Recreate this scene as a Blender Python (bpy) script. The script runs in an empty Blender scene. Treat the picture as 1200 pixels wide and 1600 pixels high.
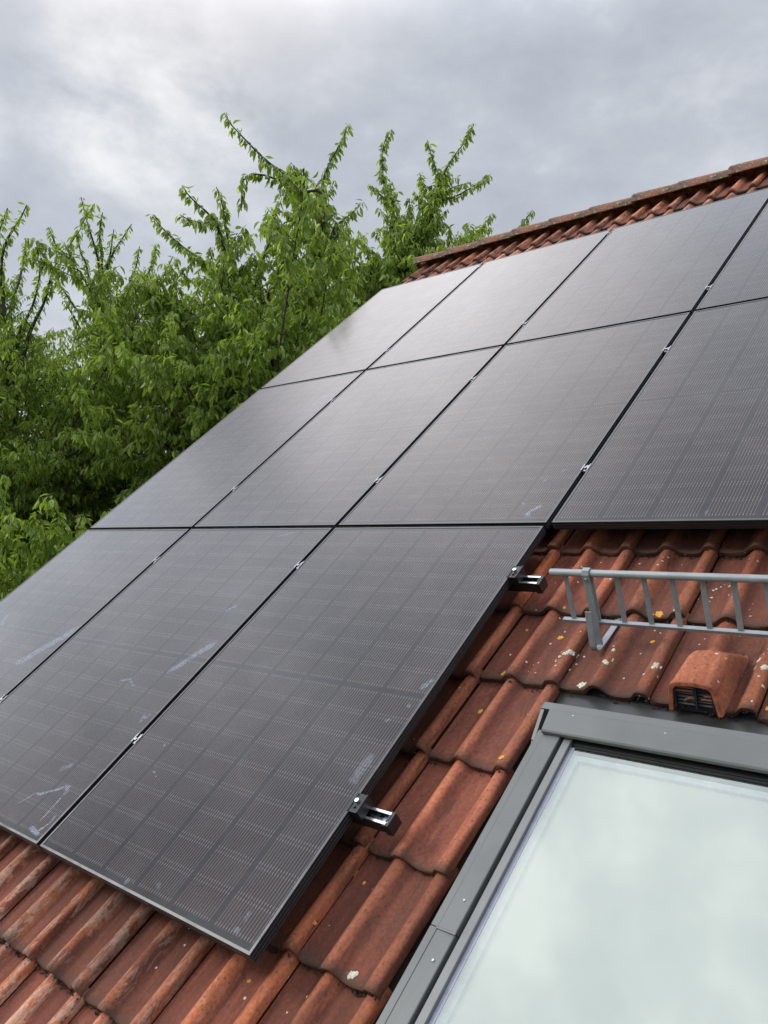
import bpy, math, random
import numpy as np
from mathutils import Matrix, Vector

# ------------------------------------------------------------------ camera, sky, sun, exposure
scn = bpy.context.scene
col = scn.collection
PITCH = math.radians(37.641)          # roof pitch
CA, SA = math.cos(PITCH), math.sin(PITCH)
Z0 = 4.5                              # height of the lower edge of the solar panels above the garden

cam_d = bpy.data.cameras.new("camera")
cam = bpy.data.objects.new("camera", cam_d)
col.objects.link(cam)
cam_d.sensor_fit = 'VERTICAL'
cam_d.sensor_height = 36.0
cam_d.sensor_width = 36.0
cam_d.lens = 1310.8 / 1600 * 36.0
cam_d.clip_start = 0.05
cam_d.clip_end = 2000
right = Vector((0.7446, 0.6675, 0.0)); down = Vector((-0.0186, 0.0208, -0.9996)); fwd = Vector((-0.6673, 0.7443, 0.0279))
m = Matrix((right, -down, -fwd)).transposed().to_4x4()
m.translation = Vector((2.8348, -1.3834, 1.0690 + Z0))
cam.matrix_world = m
scn.camera = cam

SUN_DIR = Vector((-0.70, -0.45, 0.55)).normalized()
world = bpy.data.worlds.new("World"); scn.world = world
world.use_nodes = True


def build_world():
    nt = world.node_tree; N = nt.nodes; L = nt.links
    N.clear()
    out = N.new('ShaderNodeOutputWorld'); bg = N.new('ShaderNodeBackground')
    bg.inputs['Strength'].default_value = 0.1
    L.new(bg.outputs[0], out.inputs[0])
    sky = N.new('ShaderNodeTexSky'); sky.sky_type = 'NISHITA'; sky.sun_disc = False
    sky.sun_elevation = math.asin(SUN_DIR.z)
    sky.sun_rotation = math.atan2(SUN_DIR.x, SUN_DIR.y)
    tc = N.new('ShaderNodeTexCoord')
    sep = N.new('ShaderNodeSeparateXYZ'); L.new(tc.outputs['Generated'], sep.inputs[0])

    def math_n(op, a, b=None, c=None, clamp=False):
        n = N.new('ShaderNodeMath'); n.operation = op; n.use_clamp = clamp
        for i, v in enumerate((a, b, c)):
            if v is None: continue
            if isinstance(v, (int, float)): n.inputs[i].default_value = v
            else: L.new(v, n.inputs[i])
        return n.outputs[0]

    def noise(scale, detail, rough, dist):
        n = N.new('ShaderNodeTexNoise'); n.inputs['Scale'].default_value = scale
        n.inputs['Detail'].default_value = detail; n.inputs['Roughness'].default_value = rough
        n.inputs['Distortion'].default_value = dist
        L.new(svec.outputs[0], n.inputs['Vector']); return n.outputs['Fac']
    svec = N.new('ShaderNodeVectorMath'); svec.operation = 'MULTIPLY_ADD'
    L.new(tc.outputs['Generated'], svec.inputs[0]); svec.inputs[1].default_value = (1.0, 1.0, 1.7); svec.inputs[2].default_value = (5.3, 2.9, 1.6)
    n1 = noise(2.6, 3, 0.5, 0.12); n2 = noise(7.5, 7, 0.58, 0.12)
    cl = math_n('ADD', math_n('MULTIPLY', n1, 0.32), math_n('MULTIPLY', n2, 0.68))

    def lobe(d, width):
        v = N.new('ShaderNodeVectorMath'); v.operation = 'DOT_PRODUCT'
        L.new(tc.outputs['Generated'], v.inputs[0]); v.inputs[1].default_value = Vector(d).normalized()
        r = N.new('ShaderNodeMapRange'); r.interpolation_type = 'SMOOTHERSTEP'
        r.inputs[1].default_value = math.cos(math.radians(width)); r.inputs[2].default_value = 1.0
        L.new(v.outputs['Value'], r.inputs[0]); return r.outputs[0]
    l1 = lobe((-.753, .474, .455), 9)      # bright thin patch of cloud
    l2 = lobe((-.62, .44, .72), 20)         # warm glow higher up
    ramp = N.new('ShaderNodeValToRGB'); L.new(cl, ramp.inputs[0])
    cr = ramp.color_ramp
    cr.elements[0].position = 0.37; cr.elements[0].color = (.475, .512, .575, 1)
    cr.elements[1].position = 0.63; cr.elements[1].color = (.70, .722, .775, 1)
    e = cr.elements.new(0.5); e.color = (.555, .588, .652, 1)

    def mixc(mode, fac, a, b):
        n = N.new('ShaderNodeMix'); n.data_type = 'RGBA'; n.blend_type = mode
        if isinstance(fac, (int, float)): n.inputs[0].default_value = fac
        else: L.new(fac, n.inputs[0])
        for i, v in ((6, a), (7, b)):
            if isinstance(v, tuple): n.inputs[i].default_value = v
            else: L.new(v, n.inputs[i])
        return n.outputs[2]
    # l1 is broken up by the cloud noise
    l1n = math_n('MULTIPLY', l1, math_n('MAXIMUM', 0.0, math_n('SUBTRACT', math_n('MULTIPLY', n2, 2.0), 0.62)))
    c = mixc('MIX', l1n, ramp.outputs[0], (1.06, 1.06, 1.04, 1))
    c = mixc('MIX', math_n('MULTIPLY', l2, 0.55), c, (1.06, 1.0, .985, 1))
    # paler and bluer towards the horizon
    hz = N.new('ShaderNodeMapRange'); hz.interpolation_type = 'SMOOTHSTEP'
    hz.inputs[1].default_value = 0.40; hz.inputs[2].default_value = 0.02
    L.new(sep.outputs[2], hz.inputs[0])
    c = mixc('MIX', math_n('MULTIPLY', hz.outputs[0], 0.55), c, (.62, .68, .745, 1))
    # an overcast sky is brightest overhead
    zb = N.new('ShaderNodeMapRange'); zb.interpolation_type = 'SMOOTHSTEP'
    zb.inputs[1].default_value = 0.50; zb.inputs[2].default_value = 0.70
    zb.inputs[3].default_value = 0.76; zb.inputs[4].default_value = 2.2
    L.new(sep.outputs[2], zb.inputs[0])
    # two out-of-view sky glows added so the panels reflect brighter, one high, one low
    gz = N.new('ShaderNodeMapRange'); gz.interpolation_type = 'SMOOTHSTEP'
    gz.inputs[1].default_value = 0.545; gz.inputs[2].default_value = 0.64
    L.new(sep.outputs[2], gz.inputs[0])
    glow = math_n('MULTIPLY', math_n('MULTIPLY', lobe((-.72, .24, .65), 25), gz.outputs[0]), 0.95)
    low = math_n('MULTIPLY', lobe((-.95, .05, .42), 20), 1.75)
    vm = N.new('ShaderNodeVectorMath'); vm.operation = 'SCALE'
    L.new(c, vm.inputs[0]); L.new(math_n('MULTIPLY', math_n('ADD', zb.outputs[0], math_n('ADD', glow, low)), 9.4), vm.inputs['Scale'])
    fin = mixc('MIX', 0.05, vm.outputs[0], sky.outputs[0])
    L.new(fin, bg.inputs['Color'])


build_world()
sun_d = bpy.data.lights.new("sun", 'SUN')
sun_d.energy = 1.4; sun_d.angle = math.radians(16); sun_d.color = (1.0, .95, .88)
sun = bpy.data.objects.new("sun", sun_d); col.objects.link(sun)
sun.rotation_euler = SUN_DIR.to_track_quat('Z', 'Y').to_euler()
scn.view_settings.view_transform = 'Standard'
scn.view_settings.look = 'None'
scn.view_settings.exposure = 0.5
scn.view_settings.gamma = 1.0
scn.view_settings.use_curve_mapping = False

# ------------------------------------------------------------------ helpers
rng = np.random.default_rng(7)
random.seed(7)


def tag(o, label=None, cat=None, group=None, kind=None):
    if label: o["label"] = label
    if cat: o["category"] = cat
    if group: o["group"] = group
    if kind: o["kind"] = kind
    return o


def link(name, me, mat=None, parent=None):
    o = bpy.data.objects.new(name, me)
    col.objects.link(o)
    if mat is not None and me is not None: me.materials.append(mat)
    if parent is not None: o.parent = parent
    return o


def roof_pt(u, v, n):
    return Vector((u, v * CA - n * SA, v * SA + n * CA + Z0))


def roof_empty(name, u, v, n):
    e = bpy.data.objects.new(name, None); col.objects.link(e)
    e.empty_display_size = 0.2
    e.location = roof_pt(u, v, n); e.rotation_euler = (PITCH, 0, 0)
    return e


class MB:
    """collects boxes, prisms and tubes and builds them as one mesh"""
    def __init__(s): s.v = []; s.f = []

    def add(s, vs, fs):
        b = len(s.v); s.v += [tuple(x) for x in vs]; s.f += [tuple(i + b for i in f) for f in fs]

    def box(s, x0, x1, y0, y1, z0, z1):
        s.add([(x0, y0, z0), (x1, y0, z0), (x1, y1, z0), (x0, y1, z0), (x0, y0, z1), (x1, y0, z1), (x1, y1, z1), (x0, y1, z1)],
              [(0, 3, 2, 1), (4, 5, 6, 7), (0, 1, 5, 4), (1, 2, 6, 5), (2, 3, 7, 6), (3, 0, 4, 7)])

    def hexa(s, p):   # 8 points: bottom ring then top ring
        s.add(p, [(0, 3, 2, 1), (4, 5, 6, 7), (0, 1, 5, 4), (1, 2, 6, 5), (2, 3, 7, 6), (3, 0, 4, 7)])

    def prism_x(s, prof, x0, x1, cap=True):   # closed profile of (y,z), extruded along x
        n = len(prof)
        vs = [(x0, y, z) for y, z in prof] + [(x1, y, z) for y, z in prof]
        fs = [(i, (i + 1) % n, n + (i + 1) % n, n + i) for i in range(n)]
        if cap: fs += [tuple(range(n - 1, -1, -1)), tuple(range(n, 2 * n))]
        s.add(vs, fs)

    def tube(s, pts, radii, seg=8, cap=True):
        pts = [Vector(p) for p in pts]; n = len(pts)
        if isinstance(radii, (int, float)): radii = [radii] * n
        vs = []; fs = []
        up = None
        for i, p in enumerate(pts):
            d = (pts[min(i + 1, n - 1)] - pts[max(i - 1, 0)]).normalized()
            if up is None:
                up = d.orthogonal().normalized()
            up = (up - d * up.dot(d)).normalized(); w = d.cross(up)
            for k in range(seg):
                a = 2 * math.pi * k / seg
                vs.append(p + (up * math.cos(a) + w * math.sin(a)) * radii[i])
        for i in range(n - 1):
            for k in range(seg):
                k2 = (k + 1) % seg
                fs.append((i * seg + k, i * seg + k2, (i + 1) * seg + k2, (i + 1) * seg + k))
        if cap: fs += [tuple(range(seg - 1, -1, -1)), tuple((n - 1) * seg + k for k in range(seg))]
        s.add(vs, fs)

    def strap(s, path, x0, x1, th):   # flat strip of width x0..x1 following a (y,z) path, thickness th
        n = len(path); vs = []
        for i, (y, z) in enumerate(path):
            a = path[max(i - 1, 0)]; b = path[min(i + 1, n - 1)]
            dy, dz = b[0] - a[0], b[1] - a[1]; l = math.hypot(dy, dz) or 1
            ny, nz = -dz / l * th / 2, dy / l * th / 2
            vs += [(x0, y + ny, z + nz), (x1, y + ny, z + nz), (x1, y - ny, z - nz), (x0, y - ny, z - nz)]
        fs = [(0, 1, 2, 3), (4 * n - 1, 4 * n - 2, 4 * n - 3, 4 * n - 4)]
        for i in range(n - 1):
            for k in range(4):
                k2 = (k + 1) % 4
                fs.append((i * 4 + k2, i * 4 + k, i * 4 + 4 + k, i * 4 + 4 + k2))
        s.add(vs, fs)

    def mesh(s, name, smooth=False):
        me = bpy.data.meshes.new(name); me.from_pydata(s.v, [], s.f); me.update()
        if smooth: me.shade_smooth()
        return me

    def build(s, name, mat, parent=None, smooth=False, bevel=0.0, seg=2):
        o = link(name, s.mesh(name, smooth), mat, parent)
        if bevel:
            b = o.modifiers.new("bevel", 'BEVEL'); b.width = bevel; b.segments = seg; b.limit_method = 'ANGLE'
            b.angle_limit = math.radians(35)
        return o


def np_mesh(name, verts, quads, smooth=True, tris=None):
    me = bpy.data.meshes.new(name)
    verts = np.asarray(verts, np.float32); quads = np.asarray(quads, np.int32)
    loops = quads.ravel(); nq = len(quads)
    starts = np.arange(nq, dtype=np.int32) * 4
    if tris is not None and len(tris):
        tris = np.asarray(tris, np.int32)
        starts = np.concatenate([starts, nq * 4 + np.arange(len(tris), dtype=np.int32) * 3])
        loops = np.concatenate([loops, tris.ravel()])
    me.vertices.add(len(verts)); me.vertices.foreach_set("co", verts.ravel())
    me.loops.add(len(loops)); me.loops.foreach_set("vertex_index", loops)
    me.polygons.add(len(starts)); me.polygons.foreach_set("loop_start", starts)
    me.update(calc_edges=True); me.validate()
    if smooth: me.shade_smooth()
    return me


# ------------------------------------------------------------------ material kit
class NT:
    def __init__(s, name):
        s.m = bpy.data.materials.new(name); s.m.use_nodes = True
        s.t = s.m.node_tree; s.N = s.t.nodes; s.L = s.t.links
        s.p = s.N['Principled BSDF']; s.out = s.N['Material Output']

    def put(s, sock, v):
        if isinstance(v, (int, float)): sock.default_value = v
        elif isinstance(v, tuple): sock.default_value = v if len(v) == 4 or len(v) == 3 and sock.type == 'VECTOR' else (*v, 1)
        else: s.L.new(v, sock)

    def set(s, **k):
        for a, v in k.items(): s.put(s.p.inputs[a.replace('_', ' ')], v)

    def math(s, op, a, b=None, c=None, clamp=False):
        n = s.N.new('ShaderNodeMath'); n.operation = op; n.use_clamp = clamp
        for i, v in enumerate((a, b, c)):
            if v is not None: s.put(n.inputs[i], v)
        return n.outputs[0]

    def map(s, x, a, b, c=0.0, d=1.0, smooth=True):
        n = s.N.new('ShaderNodeMapRange'); n.interpolation_type = 'SMOOTHSTEP' if smooth else 'LINEAR'
        s.put(n.inputs[0], x)
        for i, v in enumerate((a, b, c, d)): s.put(n.inputs[i + 1], v)
        return n.outputs[0]

    def mix(s, fac, a, b, mode='MIX'):
        n = s.N.new('ShaderNodeMix'); n.data_type = 'RGBA'; n.blend_type = mode
        s.put(n.inputs[0], fac); s.put(n.inputs[6], a); s.put(n.inputs[7], b); return n.outputs[2]

    def obj(s):
        return s.N.new('ShaderNodeTexCoord').outputs['Object']

    def scale(s, vec, xyz):
        n = s.N.new('ShaderNodeVectorMath'); n.operation = 'MULTIPLY'; s.put(n.inputs[0], vec); n.inputs[1].default_value = xyz
        return n.outputs[0]

    def noise(s, vec, scale, detail=4, rough=.55, dist=0.0):
        n = s.N.new('ShaderNodeTexNoise'); s.put(n.inputs['Vector'], vec)
        n.inputs['Scale'].default_value = scale; n.inputs['Detail'].default_value = detail
        n.inputs['Roughness'].default_value = rough; n.inputs['Distortion'].default_value = dist
        return n.outputs['Fac']

    def voronoi(s, vec, scale, rnd=1.0):
        n = s.N.new('ShaderNodeTexVoronoi'); s.put(n.inputs['Vector'], vec); n.inputs['Scale'].default_value = scale
        n.inputs['Randomness'].default_value = rnd
        return n.outputs['Distance'], n.outputs['Color']

    def attr(s, name):
        n = s.N.new('ShaderNodeAttribute'); n.attribute_name = name; return n

    def sep(s, v):
        n = s.N.new('ShaderNodeSeparateXYZ'); s.put(n.inputs[0], v); return n.outputs

    def sepc(s, v):
        n = s.N.new('ShaderNodeSeparateColor'); s.put(n.inputs[0], v); return n.outputs

    def bump(s, h, strength, dist):
        n = s.N.new('ShaderNodeBump'); n.inputs['Strength'].default_value = strength; n.inputs['Distance'].default_value = dist
        s.put(n.inputs['Height'], h); s.L.new(n.outputs[0], s.p.inputs['Normal'])


def simple(name, rgb, rough=.5, metal=0.0, var=.12, vscale=30, bump=0.0, spec=.5, dirt=0.0):
    k = NT(name); o = k.obj()
    n = k.noise(o, vscale, 5, .6)
    f = k.map(n, .3, .7, 1 - var, 1 + var)
    c = k.mix(1.0, (*rgb, 1), f, 'MULTIPLY')
    if dirt:
        d = k.map(k.noise(o, vscale * .35, 6, .65), .5, .68, 0, dirt)
        c = k.mix(d, c, (.09, .075, .06, 1))
    k.set(Base_Color=c, Metallic=metal, Roughness=k.map(n, .3, .7, max(.02, rough - .08), min(1, rough + .08)))
    k.p.inputs['Specular IOR Level'].default_value = spec
    if bump: k.bump(n, .4, bump)
    return k.m


def tile_material(name, ridge=False):
    k = NT(name); o = k.obj()
    a = k.attr('tile'); r, g, b = k.sepc(a.outputs['Color'])[:3]
    al = a.outputs['Alpha']
    prof, tv, rnd = r, g, b
    st = k.scale(o, (26, 3.2, 26))              # streaks run down the slope
    stn = k.noise(st, 1.0, 5, .6, .6)
    big = k.noise(o, 2.2, 4, .55)
    fine = k.noise(o, 90, 4, .65)
    grit = k.noise(o, 420, 2, .5)
    # red brown glaze, more orange on the rolls
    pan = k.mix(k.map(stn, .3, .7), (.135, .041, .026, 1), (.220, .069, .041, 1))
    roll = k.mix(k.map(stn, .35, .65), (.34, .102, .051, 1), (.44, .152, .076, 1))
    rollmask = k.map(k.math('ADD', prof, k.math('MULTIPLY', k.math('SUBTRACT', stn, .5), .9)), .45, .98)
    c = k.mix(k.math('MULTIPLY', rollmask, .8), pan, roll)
    # some tiles are more weathered: the skin flakes off and shows bright clay
    xyz = k.sep(o)
    left = k.map(xyz[0], 1.15, .55)
    worn = k.math('MULTIPLY', k.map(k.noise(k.scale(o, (15, 5, 15)), 1.0, 6, .62, .5), .46, .53), k.map(k.math('ADD', prof, k.math('MULTIPLY', big, .5)), .25, .75))
    wl = k.math('MULTIPLY', worn, k.math('ADD', k.math('MULTIPLY', left, .8), k.map(al, .72, .8, 0, .55)), clamp=True)
    c = k.mix(k.math('MULTIPLY', wl, .85), c, (.54, .165, .068, 1))
    pale = k.math('MULTIPLY', k.map(k.noise(k.scale(o, (26, 8, 26)), 1.2, 7, .7, 1.2), .48, .56), k.math('MULTIPLY', left, k.map(prof, .15, .6)))
    c = k.mix(k.math('MULTIPLY', pale, .7), c, (.50, .35, .27, 1))
    # tile to tile differences
    c = k.mix(1.0, c, k.map(rnd, 0, 1, .72, 1.25, False), 'MULTIPLY')
    c = k.mix(k.map(big, .38, .68, 0, .45), c, (.112, .050, .035, 1))
    c = k.mix(1.0, c, k.map(fine, .25, .75, .74, 1.24), 'MULTIPLY')
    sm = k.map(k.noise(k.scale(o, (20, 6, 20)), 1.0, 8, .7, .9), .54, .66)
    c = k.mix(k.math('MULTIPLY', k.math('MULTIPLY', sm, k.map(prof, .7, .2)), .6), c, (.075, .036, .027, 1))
    # dark specks of algae
    vd, vc = k.voronoi(o, 70)
    spk = k.math('MULTIPLY', k.map(vd, .34, .14), k.map(k.sepc(vc)[0], .70, .76))
    c = k.mix(k.math('MULTIPLY', spk, .55), c, (.05, .034, .028, 1))
    # grime along the drip edge
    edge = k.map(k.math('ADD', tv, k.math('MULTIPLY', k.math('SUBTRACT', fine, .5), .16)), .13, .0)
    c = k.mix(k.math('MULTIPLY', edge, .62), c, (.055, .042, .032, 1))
    # small pale lichens, commoner away from the panels
    vd2, vc2 = k.voronoi(o, 34); rr, gg, bb = k.sepc(vc2)[:3]
    near = k.map(xyz[0], 1.15, 2.1, .955, .70)
    wob = k.math('ADD', vd2, k.math('MULTIPLY', k.math('SUBTRACT', k.noise(o, 260, 2), .5), .22))
    lim = k.map(bb, 0, 1, .05, .155, False)
    on = k.math('GREATER_THAN', rr, near)
    li = k.math('MULTIPLY', on, k.math('LESS_THAN', wob, lim))
    licol = k.mix(k.math('GREATER_THAN', gg, .86), (.62, .58, .49, 1), (.60, .30, .05, 1))
    c = k.mix(k.math('MULTIPLY', li, .9), c, licol)
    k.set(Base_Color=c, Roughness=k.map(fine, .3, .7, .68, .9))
    k.p.inputs['Specular IOR Level'].default_value = .25
    h = k.math('ADD', k.math('MULTIPLY', fine, .6), k.math('MULTIPLY', grit, .5))
    k.bump(k.math('ADD', h, k.math('MULTIPLY', li, .6)), .75, .0055)
    return k.m


def ridge_material():
    k = NT('ridge_clay'); o = k.obj()
    n = k.noise(o, 9, 6, .65, .4); f = k.noise(o, 60, 4, .7)
    c = k.mix(k.map(n, .36, .62), (.19, .075, .046, 1), (.125, .092, .062, 1))
    c = k.mix(k.map(k.noise(o, 4, 4), .5, .6, 0, .7), c, (.27, .10, .055, 1))
    c = k.mix(k.map(f, .55, .66), c, (.30, .25, .16, 1))
    vd, vc = k.voronoi(o, 40)
    c = k.mix(k.math('MULTIPLY', k.map(vd, .32, .2), k.math('GREATER_THAN', k.sepc(vc)[0], .72)), c, (.42, .38, .29, 1))
    c = k.mix(k.map(k.noise(o, 28, 3), .58, .66, 0, .8), c, (.05, .042, .032, 1))
    k.set(Base_Color=c, Roughness=.85); k.bump(f, .8, .012)
    return k.m


def cell_material():
    """glass over black half-cut cells: fine silver wires run up the slope, with solder pads at each cell edge"""
    k = NT('solar_glass'); o = k.obj(); x, y, z = k.sep(o)
    PX, PY = .1885, .0966
    X = k.math('SUBTRACT', x, .0015)
    fx = k.math('MODULO', X, PX)                               # 0..PX inside a cell column
    Y = k.math('SUBTRACT', y, .0265)
    upper = k.math('GREATER_THAN', y, .9054)
    Yh = k.math('SUBTRACT', Y, k.math('MULTIPLY', upper, .0187))
    fy = k.math('MODULO', k.math('ADD', Yh, PY), PY)
    inx = k.math('MULTIPLY', k.math('GREATER_THAN', fx, .0095), k.math('LESS_THAN', fx, .1795))
    wx = k.math('ABSOLUTE', k.math('SUBTRACT', k.math('FRACT', k.math('DIVIDE', k.math('SUBTRACT', fx, .0095), .011333)), .5))
    mid = k.math('ABSOLUTE', k.math('SUBTRACT', y, .9054))
    inside = k.math('MULTIPLY', inx, k.math('MULTIPLY', k.math('GREATER_THAN', mid, .0095),
             k.math('MULTIPLY', k.math('GREATER_THAN', y, .0265), k.math('LESS_THAN', y, 1.784))))
    wire = k.math('MULTIPLY', k.math('LESS_THAN', wx, .052), inside)
    ey = k.math('MINIMUM', fy, k.math('SUBTRACT', PY, fy))     # distance to the row boundary
    gap = k.math('LESS_THAN', ey, .0011)
    pads = k.math('MULTIPLY', k.math('LESS_THAN', k.math('ABSOLUTE', k.math('SUBTRACT', ey, .0075)), .0036), k.math('MULTIPLY', k.math('LESS_THAN', wx, .080), inside))
    big = k.noise(o, 1.6, 3)
    cell = k.mix(k.map(big, .35, .65), (.014, .010, .010, 1), (.022, .014, .013, 1))
    # each cell differs a little
    wn = k.N.new('ShaderNodeTexWhiteNoise'); wn.noise_dimensions = '2D'
    cm = k.N.new('ShaderNodeCombineXYZ')
    k.L.new(k.math('FLOOR', k.math('DIVIDE', X, PX)), cm.inputs[0]); k.L.new(k.math('FLOOR', k.math('DIVIDE', Yh, PY)), cm.inputs[1])
    k.L.new(cm.outputs[0], wn.inputs['Vector'])
    cell = k.mix(1.0, cell, k.map(wn.outputs['Value'], 0, 1, .86, 1.16, False), 'MULTIPLY')
    back = (.018, .017, .018, 1)
    seam = k.math('MULTIPLY', inside, k.math('SUBTRACT', 1.0, gap))
    c = k.mix(seam, back, cell)
    c = k.mix(wire, c, (.165, .155, .155, 1))
    c = k.mix(pads, c, (.215, .205, .20, 1))
    # thin film of dust
    du = k.map(k.noise(o, 3.5, 6, .65, .8), .42, .75, .0, .05)
    c = k.mix(k.math('ADD', du, .006), c, (.36, .35, .36, 1))
    k.set(Base_Color=c, Roughness=k.map(k.noise(o, 5, 5), .3, .7, .11, .15), IOR=1.36)
    k.p.inputs['Specular IOR Level'].default_value = .5
    return k.m


def smear_material():
    k = NT('dust_scuff'); o = k.obj()
    a = k.attr('edge'); e = k.sepc(a.outputs['Color'])[0]
    n = k.noise(o, 160, 5, .7, .5); n2 = k.noise(o, 45, 4, .6)
    al = k.math('MULTIPLY', k.map(e, .0, .8), k.math('MULTIPLY', k.map(n, .36, .62, .25, 1), k.map(n2, .3, .6, .3, 1)))
    w = k.sepc(a.outputs['Color'])[1]
    al = k.math('MULTIPLY', al, w)
    k.set(Base_Color=(.46, .53, .66, 1), Roughness=.7, Alpha=k.math('MULTIPLY', al, .5))
    return k.m


def leaf_material(name, a, b, tip):
    k = NT(name); at = k.attr('leaf'); r, g, bl = k.sepc(at.outputs['Color'])[:3]
    c = k.mix(r, (*a, 1), (*b, 1))
    c = k.mix(k.map(g, .62, .95, 0, .9), c, (*tip, 1))
    c = k.mix(1.0, c, k.map(k.noise(k.obj(), 45, 3), .3, .7, .85, 1.15), 'MULTIPLY')
    k.set(Base_Color=c, Roughness=.36)
    k.p.inputs['Specular IOR Level'].default_value = .42
    tr = k.N.new('ShaderNodeBsdfTranslucent'); tcol = k.mix(1.0, c, (1.35, 1.45, .65, 1), 'MULTIPLY'); k.L.new(tcol, tr.inputs[0])
    mx = k.N.new('ShaderNodeMixShader'); mx.inputs[0].default_value = .48
    k.L.new(k.p.outputs[0], mx.inputs[1]); k.L.new(tr.outputs[0], mx.inputs[2]); k.L.new(mx.outputs[0], k.out.inputs[0])
    return k.m


def pane_material():
    k = NT('coated_pane'); o = k.obj()
    gl = k.N.new('ShaderNodeBsdfGlossy'); gl.inputs['Color'].default_value = (.85, .89, .815, 1); gl.inputs['Roughness'].default_value = .03
    tr = k.N.new('ShaderNodeBsdfTransparent'); tr.inputs[0].default_value = (.89, .92, .875, 1)
    fr = k.N.new('ShaderNodeFresnel'); fr.inputs[0].default_value = 1.5
    mx = k.N.new('ShaderNodeMixShader')
    k.L.new(k.math('ADD', fr.outputs[0], .30, clamp=True), mx.inputs[0])
    k.L.new(tr.outputs[0], mx.inputs[1]); k.L.new(gl.outputs[0], mx.inputs[2]); k.L.new(mx.outputs[0], k.out.inputs[0])
    return k.m


M = {}
M['tile'] = tile_material('clay_tile')
M['ridge'] = ridge_material()
M['cell'] = cell_material()
M['smear'] = smear_material()
M['frame'] = simple('black_anodised', (.014, .014, .016), .38, .0, .1, 12, spec=.4)
M['lip'] = simple('sky_lit_frame_edge', (.085, .085, .09), .32, .75, .1, 12)  # same black frame, made lighter on the lip to imitate sky sheen
M['black'] = simple('black_plastic', (.012, .012, .014), .45)
M['alu'] = simple('bare_aluminium', (.78, .78, .80), .28, 1.0, .08, 60)
M['clampalu'] = simple('dull_aluminium', (.36, .36, .38), .4, .9, .1, 60)
M['steel'] = simple('stainless_bolt', (.82, .82, .82), .25, 1.0, .05)
M['galv'] = simple('grey_coated_steel', (.25, .27, .29), .55, .2, .10, 22, .0006, dirt=.25)
M['clad'] = simple('grey_lacquered_aluminium', (.118, .124, .121), .42, .25, .06, 5, dirt=.10)
M['clad_pale'] = simple('pale_grey_sash', (.165, .17, .165), .4, .2, .06, 8)
M['flash'] = simple('dark_flashing', (.055, .056, .058), .35, .5, .25, 7, dirt=.3)
M['gasket'] = simple('black_gasket', (.010, .011, .012), .6)
M['edge_reflection'] = simple('lilac_edge_reflection', (.27, .27, .34), .4)  # reflection along the pane edge, put into the colour of a strip
M['edge_reflection2'] = simple('pale_edge_reflection', (.55, .58, .66), .4)  # paler second band of the pane edge reflection, as plain colour
M['blind'] = simple('white_blind', (.60, .615, .565), .8, 0, .03, 4)
M['pane'] = pane_material()
M['moss'] = simple('dark_moss', (.030, .026, .016), .95, 0, .6, 60)
M['lichen_white'] = simple('grey_white_lichen', (.46, .455, .37), .9, 0, .3, 160, .003)
M['lichen_orange'] = simple('orange_lichen', (.55, .27, .035), .9, 0, .4, 160, .003)
M['slat'] = simple('orange_slat', (.36, .12, .06), .7, 0, .2, 40)
M['wall'] = simple('cream_render', (.62, .58, .50), .9, 0, .06, 10, .002)
M['wood'] = simple('brown_verge_board', (.09, .055, .035), .7, 0, .25, 9)
M['bark'] = simple('cherry_bark', (.050, .040, .034), .85, 0, .45, 14, .01)
M['leafA'] = leaf_material('cherry_leaf', (.138, .205, .034), (.245, .335, .060), (.42, .50, .12))
M['leafB'] = leaf_material('cherry_leaf_light', (.145, .218, .034), (.250, .345, .060), (.42, .50, .12))


def grass_material():
    k = NT('garden_grass'); o = k.obj()
    n = k.noise(o, .6, 6, .6); f = k.noise(o, 14, 4, .7)
    c = k.mix(k.map(n, .35, .65), (.040, .075, .018, 1), (.085, .12, .035, 1))
    c = k.mix(k.map(f, .5, .7, 0, .5), c, (.10, .095, .05, 1))
    k.set(Base_Color=c, Roughness=.9); k.bump(f, .8, .05)
    return k.m


# ------------------------------------------------------------------ ground
g = MB(); g.add([(-900, -900, 0), (900, -900, 0), (900, 900, 0), (-900, 900, 0)], [(0, 1, 2, 3)])
ground = g.build('ground', grass_material()); ground["kind"] = 'structure'

# ------------------------------------------------------------------ house: walls, tiled roof, ridge, roof window
TW, TG, U0, V0, NH = .307, .3502, 1.146, .082, -.135       # tile cover width, gauge, a seam, a course edge, pan height
RIDGE_V = 6.38
house = bpy.data.objects.new('house', None); col.objects.link(house); house.location = (1.6, 5.0, 0)
tag(house, 'house with a weathered red tiled roof and a grey roof window', 'house')
H_INV = Matrix.Translation((-1.6, -5.0, 0))


def house_part(o, roof=True):
    o.parent = house; o.matrix_parent_inverse = H_INV
    if roof:
        o.location = (0, 0, Z0); o.rotation_euler = (PITCH, 0, 0)
    return o


def bump_f(x, c, wl, wr):
    """asymmetric smooth roll centred on c"""
    d = np.where(x < c, (c - x) / wl, (x - c) / wr)
    return np.where(d < 1, .5 + .5 * np.cos(np.pi * np.clip(d, 0, 1)), 0)


def tile_profile(s):
    """height over the pan for s in 0..1 across one tile (metres)"""
    p = .035 * bump_f(s, .435, .165, .145) ** .78
    e = np.clip((s - .785) / .10, 0, 1); e = e * e * (3 - 2 * e)
    p = p + .029 * e + .004 * bump_f(s, .93, .08, .07)
    p = p - .002 * bump_f(s, .18, .2, .15) - .002 * bump_f(s, .70, .1, .1)
    p = p - .006 * np.clip(1 - s / .012, 0, 1)
    p = p - .008 * np.clip((s - .965) / .035, 0, 1) ** 2
    return p


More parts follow.
